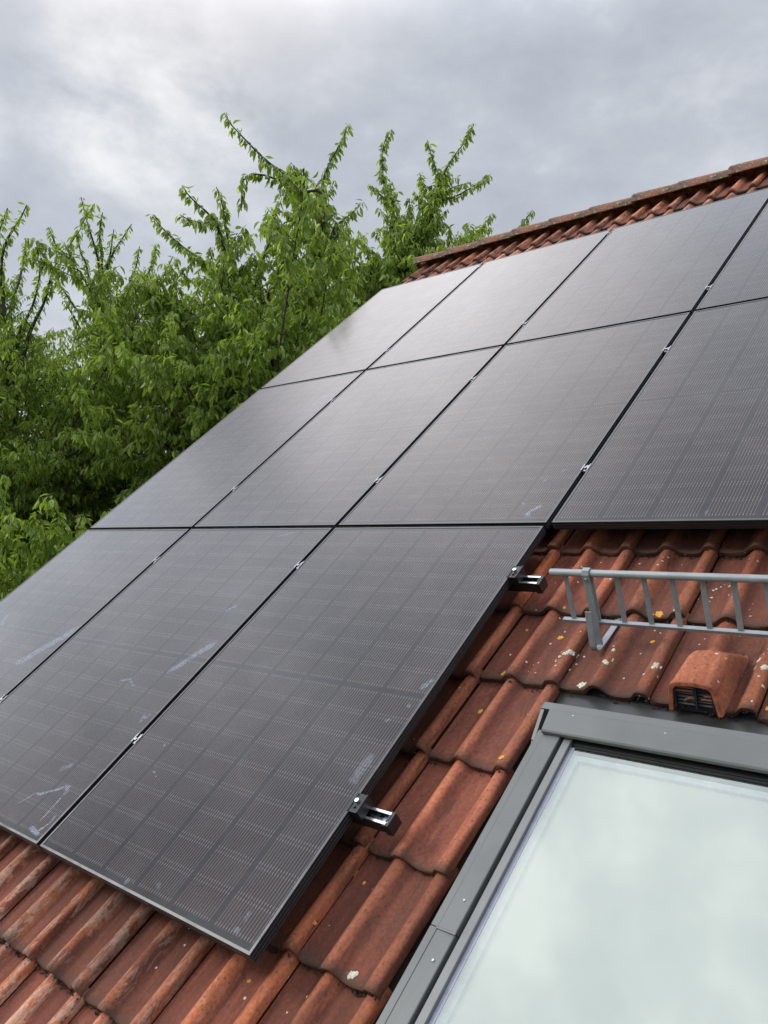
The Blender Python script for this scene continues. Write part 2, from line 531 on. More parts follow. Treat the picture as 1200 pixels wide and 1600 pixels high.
def tile_height(u, v):
    """surface of the tiled roof at (u, v) in roof coordinates"""
    s = ((u - U0) / TW) % 1.0; t = ((v - V0) / TG) % 1.0
    return NH + float(tile_profile(np.array([s]))[0]) - .026 * t


ss = np.array([0, .006, .013, .05, .10, .17, .24, .285, .32, .35, .38, .41, .44, .47, .50, .53, .565, .60, .66, .72, .78, .81, .835, .86, .885, .91, .94, .962, .980, .994])
tt = np.array([0.0, .010, .030, .075, .18, .42, .68, .90, 1.10])
tz = np.array([-.0055, -.0016, 0, 0, 0, 0, 0, 0, 0])
NS, NT_ = len(ss), len(tt)
pr = tile_profile(ss)
WIN_U0, WIN_U1 = 1.453, 1.453 + 4 * TW          # columns left out for the roof window
VENT_COL, VENT_ROW = 2, 3


def one_tile(c, k, cut=None):
    r = rng.random(6)
    du = (r[0] - .5) * .005; dv = (r[1] - .5) * .014; dn = (r[2] - .5) * .004; sk = (r[3] - .5) * .010
    u = U0 + (c + ss) * TW + du
    wav = .0018 * np.sin(ss * 23 + r[4] * 9)[None, :] * np.exp(-tt * 14)[:, None]
    vv = V0 + k * TG + tt[:, None] * TG + dv + sk * (ss - .5)[None, :] + wav
    nn = NH + dn + pr[None, :] * 1.0 - .026 * tt[:, None] + tz[:, None]
    top = np.stack([np.broadcast_to(u, vv.shape), vv, nn], -1).reshape(-1, 3)
    # front lip underside
    fr = np.stack([u, vv[0] + .002, nn[0] - .017 - .003 * np.sin(ss * 17 + r[5] * 7)], -1)
    fb = np.stack([u, vv[0] + .05, nn[0] - .021], -1)
    # right hand side that drops to the next tile
    ri = np.stack([np.full(NT_, u[-1] + .001), vv[:, -1], nn[:, -1] - .022], -1)
    V = np.concatenate([top, fr, fb, ri])
    q = []
    for j in range(NT_ - 1):
        for i in range(NS - 1):
            a = j * NS + i; q.append((a, a + 1, a + NS + 1, a + NS))
    b = NT_ * NS
    for i in range(NS - 1):
        q.append((b + i, b + i + 1, i + 1, i)); q.append((b + NS + i, b + NS + i + 1, b + i + 1, b + i))
    b2 = b + 2 * NS
    for j in range(NT_ - 1):
        q.append((j * NS + NS - 1, b2 + j, b2 + j + 1, (j + 1) * NS + NS - 1))
    pf = np.clip(pr / .035, 0, 1)
    A = np.ones((len(V), 4), np.float32)
    A[:b, 0] = np.tile(pf, NT_); A[:b, 1] = np.repeat(tt, NS)
    A[b:b2, 0] = np.tile(pf, 2); A[b:b2, 1] = 0
    A[b2:, 0] = .7; A[b2:, 1] = tt
    A[:, 2] = r[4]; A[:, 3] = rng.random()
    return V, np.array(q), A


def tiles_mesh(cells, name):
    Vs, Qs, As = [], [], []; base = 0
    for c, k in cells:
        V, q, A = one_tile(c, k); Vs.append(V); Qs.append(q + base); As.append(A); base += len(V)
    me = np_mesh(name, np.concatenate(Vs), np.concatenate(Qs))
    at = me.attributes.new('tile', 'FLOAT_COLOR', 'POINT')
    at.data.foreach_set('color', np.concatenate(As).astype(np.float32).ravel())
    me.set_sharp_from_angle(angle=math.radians(50))
    return me


cells = []
for k in range(-6, 18):
    for c in range(-12, 15):
        if k <= 2 and k >= -1 and 1 <= c <= 4: continue
        cells.append((c, k))
roof = house_part(link('roof', tiles_mesh(cells, 'roof'), M['tile']))
tag(roof, 'weathered red brown roof of interlocking clay tiles')

# back slope, deck below the tiles, verge and walls
bk = tiles_mesh([(c, k) for k in range(-6, 18) for c in range(-12, 15)], 'roof_back')
bo = house_part(link('roof_back', bk, M['tile']), False)
bo.location = (3.22, 2 * (RIDGE_V * CA + .085), Z0); bo.rotation_euler = (PITCH, 0, math.pi)
UL, UR = -2.50, 5.70
dk = MB()
dk.box(UL, 1.47, -2.0, RIDGE_V - .02, -.215, -.185)
dk.box(1.47, WIN_U1 - .02, 1.12, RIDGE_V - .02, -.215, -.186)
dk.box(1.47, WIN_U1 - .02, -2.0, -.34, -.215, -.186)
dk.box(WIN_U1 - .02, UR, -2.0, RIDGE_V - .02, -.215, -.185)
house_part(dk.build('roof_deck', M['wood']))
vb = MB(); vb.box(UL - .03, UL - .003, -2.02, RIDGE_V - .05, -.34, -.17)
house_part(vb.build('verge_board', M['wood']))
w = MB()
ye = -2.0 * CA + .35; yr = RIDGE_V * CA + .09; zr = RIDGE_V * SA + Z0 - .38; ze = (ye / CA) * SA + Z0 - .38
x0, x1 = UL + .18, UR - .18
for xa, xb in ((x0, x0 + .3), (x1 - .3, x1)):
    p = [(ye, 0), (2 * yr - ye, 0), (2 * yr - ye, ze), (yr, zr), (ye, ze)]
    w.prism_x(p, xa, xb)
w.box(x0 + .3, x1 - .3, ye, ye + .3, 0, ze); w.box(x0 + .3, x1 - .3, 2 * yr - ye - .3, 2 * yr - ye, 0, ze)
house_part(w.build('wall', M['wall']), False)

# ridge tiles: each overlaps the one on its left with a raised collar
UPY = (SA, CA)      # world up in (v, n)
BKY = (CA, -SA)     # world +y in (v, n)


def ridge_tile(u, dz):
    segs = 9
    V = []; Q = []
    us = [0, .006, .05, .15, .30, .415]
    sc = [1.08, 1.12, 1.11, 1.06, 1.0, .95]
    for j, (x, s) in enumerate(zip(us, sc)):
        for i in range(segs):
            a = math.pi * i / (segs - 1)
            hy = -math.cos(a) * .122 * s; hz = (max(0, math.sin(a)) ** .8) * .078 * s + .004 + dz
            if i in (0, segs - 1): hz -= .010
            V.append((x, RIDGE_V + BKY[0] * hy + UPY[0] * hz, -.135 + BKY[1] * hy + UPY[1] * hz))
    n1 = len(V)
    for j, (x, s) in enumerate(zip(us, sc)):
        for i in range(segs):
            a = math.pi * i / (segs - 1)
            hy = -math.cos(a) * .100 * s; hz = (max(0, math.sin(a)) ** .8) * .078 * s + .002 + dz
            if i in (0, segs - 1): hz -= .008
            V.append((x, RIDGE_V + BKY[0] * hy + UPY[0] * hz, -.135 + BKY[1] * hy + UPY[1] * hz))
    for j in range(len(us) - 1):
        for i in range(segs - 1):
            a = j * segs + i
            Q.append((a, a + segs, a + segs + 1, a + 1)); b = n1 + a
            Q.append((b, b + 1, b + segs + 1, b + segs))
        a = j * segs; Q.append((a, n1 + a, n1 + a + segs, a + segs))
        a = j * segs + segs - 1; Q.append((a, a + segs, n1 + a + segs, n1 + a))
    e = (len(us) - 1) * segs
    for i in range(segs - 1):
        Q.append((i, i + 1, n1 + i + 1, n1 + i)); Q.append((e + i, n1 + e + i, n1 + e + i + 1, e + i + 1))
    me = np_mesh('ridge_tile', V, Q); me.set_sharp_from_angle(angle=math.radians(40))
    o = house_part(link('ridge_tile', me, M['ridge']))
    o.location = (u, 0, Z0)
    return o


for i in range(21):
    ridge_tile(-2.50 + .386 * i + random.uniform(-.012, .012), random.uniform(-.004, .006))

# moss and dirt crumbs packed under the drip edges of the tiles
def crumbs():
    V = []; T = []
    oc = np.array([(1, 0, 0), (-1, 0, 0), (0, 1, 0), (0, -1, 0), (0, 0, 1), (0, 0, -1)], float)
    of = [(0, 2, 4), (2, 1, 4), (1, 3, 4), (3, 0, 4), (2, 0, 5), (1, 2, 5), (3, 1, 5), (0, 3, 5)]
    for k in range(-2, 7):
        v = V0 + k * TG
        for i in range(1500):
            u = rng.uniform(-1.2, 3.4)
            if k <= 2 and k >= -1 and WIN_U0 < u < WIN_U1: continue
            s = ((u - U0) / TW) % 1
            dens = .5 + .5 * math.sin(u * 7.3 + k * 2.1) * math.sin(u * 2.9 + k)
            dens *= 1.0 if (s < .30 or s > .9 or .5 < s < .8) else .35
            if rng.random() > dens * .8: continue
            h = NH + float(tile_profile(np.array([s]))[0]) - .026
            r = rng.uniform(.0018, .0052) * (1.5 if rng.random() < .1 else 1)
            p = np.array([u, v - rng.uniform(-.004, .009), h + rng.uniform(0, .012) + r * .3])
            b = len(V)
            jit = rng.uniform(.55, 1.35, (6, 1))
            V += list(oc * r * jit + p); T += [tuple(x + b for x in f) for f in of]
    me = bpy.data.meshes.new('moss'); me.from_pydata([tuple(x) for x in V], [], T); me.update()
    return me


mo = house_part(link('moss', crumbs(), M['moss'])); mo["kind"] = 'stuff'


def lichen(spots, name, mat):
    V = []; F = []
    for u, v, r in spots:
        n = 28; b = len(V); ph = rng.uniform(0, 6, 3)
        V.append((u, v, tile_height(u, v) + .0020))
        for ring, (fr, hh) in enumerate(((.55, .0020), (.88, .0016), (1.0, .0003))):
            for i in range(n):
                a = 2 * math.pi * i / n
                rr = r * fr * (1 + .12 * math.sin(2 * a + ph[0]) + .10 * math.sin(5 * a + ph[1]) + .10 * math.sin(7 * a + ph[2]))
                x, y = u + rr * math.cos(a), v + rr * math.sin(a)
                V.append((x, y, min(max(tile_height(x, y), V[b][2] - .0105), V[b][2] - .0002) + hh))
        F += [(b, b + 1 + i, b + 1 + (i + 1) % n) for i in range(n)]
        for ring in range(2):
            o = b + 1 + ring * n
            F += [(o + i, o + n + i, o + n + (i + 1) % n, o + (i + 1) % n) for i in range(n)]
    me = bpy.data.meshes.new(name); me.from_pydata(V, [], F); me.update(); me.shade_smooth()
    o = house_part(link(name, me, mat)); o["kind"] = 'stuff'


white = [(1.531, 1.160, .015), (1.446, 1.276, .012), (1.434, 1.262, .009), (1.455, 1.290, .009), (1.422, 1.245, .006), (1.602, 1.259, .010), (1.593, 1.238, .009),
         (1.615, 1.293, .009), (1.618, 1.276, .008), (1.590, 1.300, .007), (1.608, 1.31, .006), (1.583, 1.245, .008), (1.750, 1.255, .012), (1.742, 1.243, .007), (1.333, .105, .013), (1.343, .112, .009),
         (2.027, 1.327, .009), (2.05, 1.292, .011), (2.023, 1.296, .007), (2.09, 1.31, .012), (2.11, 1.35, .009), (1.43, 1.20, .004), (1.46, 1.22, .004), (1.47, 1.25, .004), (1.48, 1.29, .004)]
for _ in range(160):
    white.append((rng.uniform(1.2, 2.9), rng.uniform(1.16, 1.80), rng.uniform(.0014, .0045)))
orange = [(1.664, 1.507, .015), (1.640, 1.50, .008), (1.352, 1.373, .010), (1.239, 1.160, .012), (1.223, 1.003, .009), (1.426, .812, .009), (1.148, .36, .010), (1.191, .343, .007),
          (1.316, 1.500, .008), (1.675, 1.394, .008), (1.034, -.015, .006), (1.204, 1.397, .006), (1.144, .179, .006), (2.087, 1.165, .009), (0.0, .090, .008), (.459, -.245, .008)]
lichen(white, 'white_lichen', M['lichen_white'])
lichen(orange, 'orange_lichen', M['lichen_orange'])

# vent tile: a clay hood with a slatted mouth
vt = MB()
vn = -.140
def hood_ring(xa, xb, zt, zb, ya, yt, r, n=5):
    """open arch in (x, z) from the left foot over two rounded shoulders to the right foot; y leans from ya at the feet to yt at the top"""
    pts = [(xa - .006, zb)]
    for i in range(n + 1):
        t = math.pi - i * math.pi / 2 / n; pts.append((xa + r + r * math.cos(t), zt - r + r * math.sin(t)))
    pts.append(((xa + xb) / 2, zt + .004))
    for i in range(n + 1):
        t = math.pi / 2 - i * math.pi / 2 / n; pts.append((xb - r + r * math.cos(t), zt - r + r * math.sin(t)))
    pts.append((xb + .010, zb))
    return [(x, ya + (yt - ya) * max(0, min(1, (z - zb) / (zt - zb))), z) for x, z in pts]


rings = [hood_ring(1.833, 1.968, -.054, vn, 1.112, 1.142, .026), hood_ring(1.835, 1.970, -.0505, vn, 1.118, 1.150, .028), hood_ring(1.840, 1.974, -.051, vn, 1.16, 1.19, .032),
         hood_ring(1.846, 1.978, -.055, vn, 1.27, 1.262, .036), hood_ring(1.850, 1.983, -.062, vn, 1.315, 1.285, .040), hood_ring(1.856, 1.978, -.090, vn, 1.345, 1.312, .036), hood_ring(1.862, 1.968, -.128, vn, 1.360, 1.345, .016)]
nr = len(rings[0]); V = [p for r_ in rings for p in r_]; F = []
for j in range(len(rings) - 1):
    for i in range(nr - 1):
        a = j * nr + i; F.append((a, a + 1, a + nr + 1, a + nr))
F.append(tuple((len(rings) - 1) * nr + i for i in range(nr)))
inn = hood_ring(1.846, 1.956, -.067, vn, 1.1125, 1.1395, .018)
deep = [(x, y + .05, z) for x, y, z in inn]
b = len(V); V += inn + deep
for i in range(nr - 1):
    F.append((i + 1, i, b + i, b + i + 1)); F.append((b + i + 1, b + i, b + nr + i, b + nr + i + 1))
vt.add(V, F)
vent = vt.build('vent_tile', M['tile'], bevel=.002, seg=2)
me = vent.data; at = me.attributes.new('tile', 'FLOAT_COLOR', 'POINT')
at.data.foreach_set('color', np.tile(np.array([.9, .5, .75, .5], np.float32), len(me.vertices)))
me.shade_smooth(); me.set_sharp_from_angle(angle=math.radians(60))
house_part(vent); tag(vent, 'orange clay hood of the vent tile')
gr = MB()
for i in range(7):
    z = -.1265 + i * .0100; y = 1.118 + (z + .15) * .40
    gr.hexa([(1.842, y, z), (1.960, y, z), (1.960, y + .014, z + .006), (1.842, y + .014, z + .006),
             (1.842, y, z + .004), (1.960, y, z + .004), (1.960, y + .014, z + .010), (1.842, y + .014, z + .010)])
gr.hexa([(1.838, 1.128, -.15), (1.962, 1.128, -.15), (1.962, 1.134, -.15), (1.838, 1.134, -.15),
         (1.842, 1.162, -.066), (1.960, 1.162, -.066), (1.960, 1.168, -.066), (1.842, 1.168, -.066)])
for x in (1.846, 1.905, 1.953):
    gr.hexa([(x, 1.119, -.13), (x + .006, 1.119, -.13), (x + .006, 1.126, -.13), (x, 1.126, -.13),
             (x, 1.146, -.06), (x + .006, 1.146, -.06), (x + .006, 1.153, -.06), (x, 1.153, -.06)])
grl = gr.build('grille', M['gasket']); grl.parent = vent
for i, (row, xa, xb) in enumerate(((5, 1.853, 1.908), (4, 1.850, 1.900), (2, 1.921, 1.954), (3, 1.930, 1.952))):
    gr2 = MB()
    z = -.1265 + row * .0100; y = 1.118 + (z + .15) * .40
    gr2.box(xa, xb, y - .0022, y - .0006, z, z + .0042)
    g2 = gr2.build('slat', M['slat']); g2.parent = vent

# roof window
FT = -.060
ru0, ru1 = 1.526, 2.625
vtop, vbot = 1.000, -.30

rw = MB()
# left side cladding, upper and lower piece with a lap joint
rw.hexa([(ru0, .266, -.15), (ru0 + .078, .266, -.15), (ru0 + .078, .903, -.15), (ru0, .903, -.15),
         (ru0, .266, FT), (ru0 + .078, .266, FT + .002), (ru0 + .078, .903, FT + .002), (ru0, .903, FT)])
rw.hexa([(ru0, vbot, -.15), (ru0 + .078, vbot, -.15), (ru0 + .078, .2655, -.15), (ru0, .2655, -.15),
         (ru0, vbot, FT), (ru0 + .078, vbot, FT), (ru0 + .0765, .2655, FT - .002), (ru0, .2655, FT)])
rw.hexa([(ru1 - .078, vbot, -.15), (ru1, vbot, -.15), (ru1, .903, -.15), (ru1 - .078, .903, -.15),
         (ru1 - .078, vbot, FT + .002), (ru1, vbot, FT), (ru1, .903, FT), (ru1 - .078, .903, FT + .002)])
rw.box(ru0 + .0785, ru1 - .0785, vbot, vbot + .08, -.15, FT)
win = rw.build('roof_window', M['clad'], bevel=.003)
house_part(win); tag(win, 'grey roof window with a pale reflecting pane')
# fold line along the side cladding
fl = MB(); fl.box(ru0 + .0222, ru0 + .0232, vbot + .01, .88, FT, FT + .0006)
o = fl.build('fold_line', M['flash']); o.parent = win
ld = MB()
ld.hexa([(ru0 + .02, .262, FT + .0008), (ru0 + .079, .262, FT + .0012), (ru0 + .079, .2665, FT + .0012), (ru0 + .02, .2665, FT + .0008),
         (ru0 + .02, .262, FT + .002), (ru0 + .079, .262, FT + .0028), (ru0 + .079, .2665, FT + .0028), (ru0 + .02, .2665, FT + .002)])
o = ld.build('lap_joint', M['clad']); o.parent = win
# screws
for u, v, n in ((ru0 + .055, .350, FT + .002), (ru0 + .056, .190, FT), (ru0 + .10, .952, -.0345), (ru0 + .375, .944, -.0358)):
    s = MB(); s.tube([(u, v, n - .002), (u, v, n + .0012)], [.0038, .0032], 12)
    s2 = s.build('screw', M['clampalu']); s2.parent = win
# hood over the top edge
hd = MB()
hd.prism_x([(.895, -.060), (.887, -.056), (.8885, -.047), (.894, -.0435), (.960, -.032), (.963, -.035), (.963, -.13), (.948, -.13), (.948, -.082), (.904, -.074)], ru0 + .020, ru1 - .020)
h = hd.build('hood', M['clad'], bevel=.0015); h.parent = win
# narrow flashing strip behind the hood with its folded left end
fs = MB()
fs.prism_x([(.9685, -.15), (.9685, -.043), (.997, -.046), (.997, -.15)], ru0 - .018, ru1 + .018)
fs.hexa([(ru0 - .018, .874, -.13), (ru0 - .006, .874, -.13), (ru0 - .006, .968, -.13), (ru0 - .018, .968, -.13),
         (ru0 - .018, .874, -.076), (ru0 - .006, .874, -.076), (ru0 - .006, .968, -.046), (ru0 - .018, .968, -.046)])
fs.tube([(ru0 - .012, .8735, -.082), (ru0 - .012, .866, -.084)], .0055, 10)
o = fs.build('flashing_strip', M['clad'], bevel=.001); o.parent = win
# dark flashing: sheet above the window and gutter at the sides
fg = MB()
fg.box(ru0 - .07, ru1 + .07, 0.9975, 1.30, -.172, -.160)
fg.box(ru0 - .066, ru1 + .066, 1.030, 1.038, -.1601, -.154)
fg.box(ru0 - .09, ru0 - .0005, vbot - .02, .997, -.185, -.176)
fg.box(ru1 + .0005, ru1 + .09, vbot - .02, .997, -.185, -.176)
o = fg.build('flashing', M['flash'], bevel=.002); o.parent = win
# gasket gap, sash strip
gk = MB(); gk.box(ru0 + .0785, ru1 - .0785, vbot + .081, .9475, -.125, -.112)
gk.box(ru0 + .0785, ru0 + .0865, vbot + .081, .90, -.111, -.085); gk.box(ru1 - .0865, ru1 - .0785, vbot + .081, .90, -.111, -.085)
gk.prism_x([(.8745, -.112), (.8745, -.0795), (.882, -.0795), (.882, -.0765), (.891, -.0765), (.891, -.0725), (.9035, -.0755), (.9475, -.0835), (.9475, -.112)], ru0 + .1115, ru1 - .1115)
o = gk.build('gasket', M['gasket']); o.parent = win
sh = MB()
sh.box(ru0 + .087, ru0 + .111, vbot + .082, .899, -.1115, -.066)
sh.box(ru1 - .111, ru1 - .087, vbot + .082, .899, -.1115, -.066)
sh.box(ru0 + .1115, ru1 - .1115, vbot + .082, vbot + .11, -.1115, -.066)
o = sh.build('sash', M['clad_pale'], bevel=.002); o.parent = win
gx0, gx1, gy0, gy1 = ru0 + .112, ru1 - .112, vbot + .111, .874
pn = MB(); pn.add([(gx0, gy0, -.078), (gx1, gy0, -.078), (gx1, gy1, -.078), (gx0, gy1, -.078)], [(0, 1, 2, 3)])
o = pn.build('glass_pane', M['pane']); o.parent = win
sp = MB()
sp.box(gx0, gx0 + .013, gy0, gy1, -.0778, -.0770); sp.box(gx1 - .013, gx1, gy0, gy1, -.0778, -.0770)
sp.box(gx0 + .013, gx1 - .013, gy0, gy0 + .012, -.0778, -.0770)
o = sp.build('edge_reflection', M['edge_reflection']); o.parent = win  # opaque strip on the pane standing in for the reflected sash edge
s3 = MB()
s3.box(gx0 + .0002, gx0 + .029, gy0 + .0122, gy1 - .0122, -.1095, -.0920); s3.box(gx1 - .029, gx1 - .0002, gy0 + .0122, gy1 - .0122, -.1095, -.0920)
s3.box(gx0 + .0292, gx1 - .0292, gy1 - .030, gy1 - .0122, -.1095, -.0920)
o = s3.build('inner_edge_reflection', M['edge_reflection2']); o.parent = win  # strips below the pane imitating the inner band of the double reflection
bl = MB(); bl.box(gx0 + .0165, gx1 - .0165, gy0 + .0125, gy1 - .0125, -.1105, -.1050)
o = bl.build('blind', M['blind']); o.parent = win

# ------------------------------------------------------------------ solar panels
PW, PH, GX, GY, FTH = 1.134, 1.8108, .025, .0224, .035
FL = .0095


def panel_frame():
    b = MB()
    # outer profile stepping down with two shallow grooves, inner lip around the glass
    outs = [(0, -FTH), (.0015, -FTH + .004), (0, -.027), (0, -.0235), (.0018, -.0225), (.0018, -.0205), (0, -.0195), (0, -.0125), (.0018, -.0115), (.0018, -.0095), (0, -.0085), (0, -.0008), (.0008, 0), (FL - .0006, 0), (FL, -.0008), (FL, -.0045), (.0035, -.0075), (.0035, -FTH)]
    n = len(outs); vs = []
    for d, z in outs:
        vs += [(d, d, z), (PW - d, d, z), (PW - d, PH - d, z), (d, PH - d, z)]
    fs = []
    for i in range(n):
        j = (i + 1) % n
        for k in range(4):
            k2 = (k + 1) % 4
            fs.append((i * 4 + k, i * 4 + k2, j * 4 + k2, j * 4 + k))
    b.add(vs, fs)
    me = b.mesh('frame')
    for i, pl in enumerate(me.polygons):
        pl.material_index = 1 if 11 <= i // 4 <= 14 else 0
    return me


def panel_glass():
    b = MB(); d = FL - .0004
    b.add([(d, d, -.0016), (PW - d, d, -.0016), (PW - d, PH - d, -.0016), (d, PH - d, -.0016),
           (d, d, -.0066), (PW - d, d, -.0066), (PW - d, PH - d, -.0066), (d, PH - d, -.0066)],
          [(0, 1, 2, 3), (7, 6, 5, 4), (0, 4, 5, 1), (1, 5, 6, 2), (2, 6, 7, 3), (3, 7, 4, 0)])
    return b.mesh('glass')


fm, gm = panel_frame(), panel_glass()
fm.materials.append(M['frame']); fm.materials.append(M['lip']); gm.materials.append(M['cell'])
# corner gusset slivers that show at the lower corners
first = roof_empty('solar_panel', 0, 0, 0)
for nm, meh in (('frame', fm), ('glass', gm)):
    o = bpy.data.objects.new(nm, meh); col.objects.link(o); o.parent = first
PANELS = {
    (2, 0): 'black solar panel in front, its long right edge beside bare tiles and rail ends',
    (1, 0): 'black solar panel of the bottom row with white scratch marks at its lower corner',
    (0, 0): 'black solar panel of the bottom row at the roof edge, with one broad pale smear',
    (0, 1): 'middle row solar panel at the roof edge beside the trees',
    (1, 1): 'middle row solar panel with the warm glow, second from the roof edge',
    (2, 1): 'middle row solar panel with blue white scuffs at its lower right corner',
    (3, 1): 'middle row solar panel whose lower edge hangs over tiles above the snow guard',
    (0, 2): 'pale reflecting solar panel of the top row at the roof edge',
    (1, 2): 'top row solar panel between the roof edge panel and one with a white spot',
    (2, 2): 'top row solar panel with a small white spot, below the ridge',
    (3, 2): 'top row solar panel at the right, cut off by the edge of the picture',
}
proots = {}
for (c, r), lab in PANELS.items():
    if (c, r) == (2, 0):
        e = first
    else:
        e = first.copy(); col.objects.link(e)
        for ch in list(first.children):
            d = ch.copy(); col.objects.link(d); d.parent = e
    u = (c - 2) * (PW + GX) + random.uniform(-.0012, .0012) * ((c, r) != (2, 0)); v = r * (PH + GY)
    e.location = roof_pt(u, v, 0)
    tag(e, lab, 'solar panel', 'black solar panels mounted on the tiled roof')
    proots[(c, r)] = (e, u, v)

# scuffs and dust marks left on the glass
SM = [[(-1.403, .683), (-1.349, .746), (-1.293, .838), (-1.234, .907), (-1.195, 1.002), .046, .75], [(-1.979, .909), (-2.046, 1.001), .02, .6],
      [(-.209, .811), (-.168, .856), (-.142, .913), (-.074, 1.016), .026, .7], [(-.217, 1.194), (-.186, 1.219), (-.164, 1.242), .010, .7], [(-.465, .721), (-.423, .732), (-.385, .746), .008, .7],
      [(-.393, .737), (-.324, .706), .007, .6], [(-.078, .55), (-.098, .586), (-.069, .578), (-.064, .61), .009, .6], [(-.282, .27), (-.23, .308), .018, .5],
      [(-.334, .088), (-.285, .158), .004, .9], [(-.285, .158), (-.257, .156), (-.16, .214), (-.149, .226), .008, 1.0], [(-.149, .226), (-.122, .202), (-.123, .184), .014, 1.0],
      [(-.123, .184), (-.12, .127), (-.117, .065), .005, 1.0], [(-.062, .112), (-.057, .088), (-.065, .063), (-.083, .033), .007, 1.0], [(-.141, .042), (-.109, .037), (-.055, .028), .013, 1.0],
      [(.16, .484), (.164, .497), .008, .8], [(.22, .384), (.241, .378), .006, .7], [(.257, .364), (.259, .376), .006, .7],
      [(1.03, 1.869), (1.022, 1.904), (1.037, 1.921), (1.065, 1.95), .014, .95], [(1.016, 1.904), (1.023, 1.878), .010, .9], [(.983, 2.122), (1.001, 2.135), .010, .7], [(1.038, 2.189), (1.06, 2.206), .010, .7],
      [(.952, 1.977), (.979, 1.954), .006, .8], [(-.043, 2.066), (-.027, 2.12), .009, .6], [(.205, 4.330), (.224, 4.385), .022, .9], [(-.359, 1.743), (-.259, 1.774), .012, .5],
      [(1.088, .931), (1.104, .96), (1.113, .987), .016, .7], [(1.086, .851), (1.095, .867), .016, .6], [(1.079, .539), (1.080, .6), (1.082, .66), .022, .45], [(1.027, .045), (1.057, .037), .016, .6],
      [(1.04, .065), (1.046, .10), .014, .5], [(.516, .015), (.530, .035), .014, .4], [(.653, .046), (.666, .063), .014, .4], [(1.04, .78), (1.06, .80), .008, .5], [(1.736, 1.871), (1.746, 1.895), .01, .7],
      [(-2.095, 2.768), (-2.111, 2.803), .007, .5], [(-1.24, 1.93), (-1.20, 1.97), .006, .5]]
for s in SM:
    pts = [Vector((p[0], p[1], 0)) for p in s[:-2]]; wd, op = s[-2], s[-1]
    mid = sum(pts, Vector()) / len(pts)
    own = None
    for (c, r), (e, u, v) in proots.items():
        if u <= mid.x <= u + PW and v <= mid.y <= v + PH: own = (e, u, v)
    if own is None: continue
    dense = []
    for a, b in zip(pts[:-1], pts[1:]):
        nseg = max(2, int((b - a).length / .012))
        dense += [a.lerp(b, i / nseg) for i in range(nseg)]
    dense.append(pts[-1])
    V, Q, A = [], [], []
    n = len(dense)
    for i, p in enumerate(dense):
        d = (dense[min(i + 1, n - 1)] - dense[max(i - 1, 0)]).normalized(); q = Vector((-d.y, d.x, 0))
        ends = min(1, min(i, n - 1 - i) / max(1, n * .12) + .15)
        ww = wd * (1.3 + 1.0 * rng.random())
        for j, f in enumerate((-1, -.5, 0, .5, 1)):
            x = p + q * ww * .5 * f
            x.x = min(max(x.x, own[1] + FL), own[1] + PW - FL); x.y = min(max(x.y, own[2] + FL), own[2] + PH - FL)
            V.append((x.x - own[1], x.y - own[2], -.0011)); A.append((ends * (1 - abs(f)) if j in (0, 4) else ends * (1 - .4 * abs(f)), op, 0, 1))
    for i in range(n - 1):
        for j in range(4):
            a = i * 5 + j; Q.append((a, a + 1, a + 6, a + 5))
    me = np_mesh('dust_smear', V, Q)
    at = me.attributes.new('edge', 'FLOAT_COLOR', 'POINT'); at.data.foreach_set('color', np.array(A, np.float32).ravel())
    link('dust_smear', me, M['smear'], own[0])

# ------------------------------------------------------------------ mounting rails with their clamps
def rail(v, ua, ub, gaps, label, end_right):
    e = roof_empty('mounting_rail', ua, v, -FTH)
    tag(e, label, 'mounting rail', 'mounting rails under the solar panels')
    Lr = ub - ua
    b = MB()      # channel: black outside
    prof = [(-.021, 0), (-.021, -.040), (.021, -.040), (.021, 0), (.013, 0), (.013, -.004), (.018, -.004), (.018, -.020), (-.018, -.020), (-.018, -.004), (-.013, -.004), (-.013, 0)]
    b.prism_x(prof, 0, Lr)
    b.build('rail_profile', M['black'], e)
    t = MB()      # bare metal lips and floor of the channel
    t.box(0, Lr - .004, -.0205, -.0125, .0003, .0012); t.box(0, Lr - .004, .0125, .0205, .0003, .0012)
    t.box(0, Lr - .004, -.0175, .0175, -.0198, -.0185)
    t.build('channel_lining', M['alu'], e)
    for gx in gaps:
        x = gx - ua
        c = MB()
        c.box(x - .0105, x + .0105, -.022, .022, .0, FTH - .004)
        c.box(x - .0165, x - .0106, -.022, .022, FTH + .0005, FTH + .0028); c.box(x + .0106, x + .0165, -.022, .022, FTH + .0005, FTH + .0028)
        c.tube([(x, -.006, FTH - .006), (x, -.006, FTH + .005)], .0065, 8)
        c.build('mid_clamp', M['clampalu'], e, bevel=.0012)
    if end_right:
        x = end_right - ua
        c = MB()
        c.box(x + .001, x + .036, -.0315, .0315, .0015, FTH + .001)
        c.box(x - .009, x + .0005, -.0315, .0315, FTH + .0006, FTH + .004)
        c.box(x + .0295, x + .036, -.0315, .0315, FTH + .0013, FTH + .0055)
        k = c.build('end_clamp', M['frame'], e, bevel=.0015)
        bo = MB(); bo.tube([(x + .012, .004, FTH + .0012), (x + .012, .004, FTH + .010)], .0072, 12)
        bo.build('bolt', M['steel'], k)
        b2 = MB(); b2.tube([(x + .012, -.014, FTH + .0012), (x + .012, -.014, FTH + .005)], .005, 8)
        b2.build('bolt', M['frame'], k)
        cp = MB()
        cp.prism_x([(-.024, -.043), (.024, -.043), (.024, .001), (-.024, .001)], Lr + .0002, Lr + .008)
        cp.box(Lr - .016, Lr, -.0245, -.0215, -.043, .0012); cp.box(Lr - .016, Lr, .0215, .0245, -.043, .0012)
        cp.box(Lr - .008, Lr, -.0125, .0125, .0003, .0022)
        cp.build('end_cap', M['black'], e, bevel=.002)
    return e


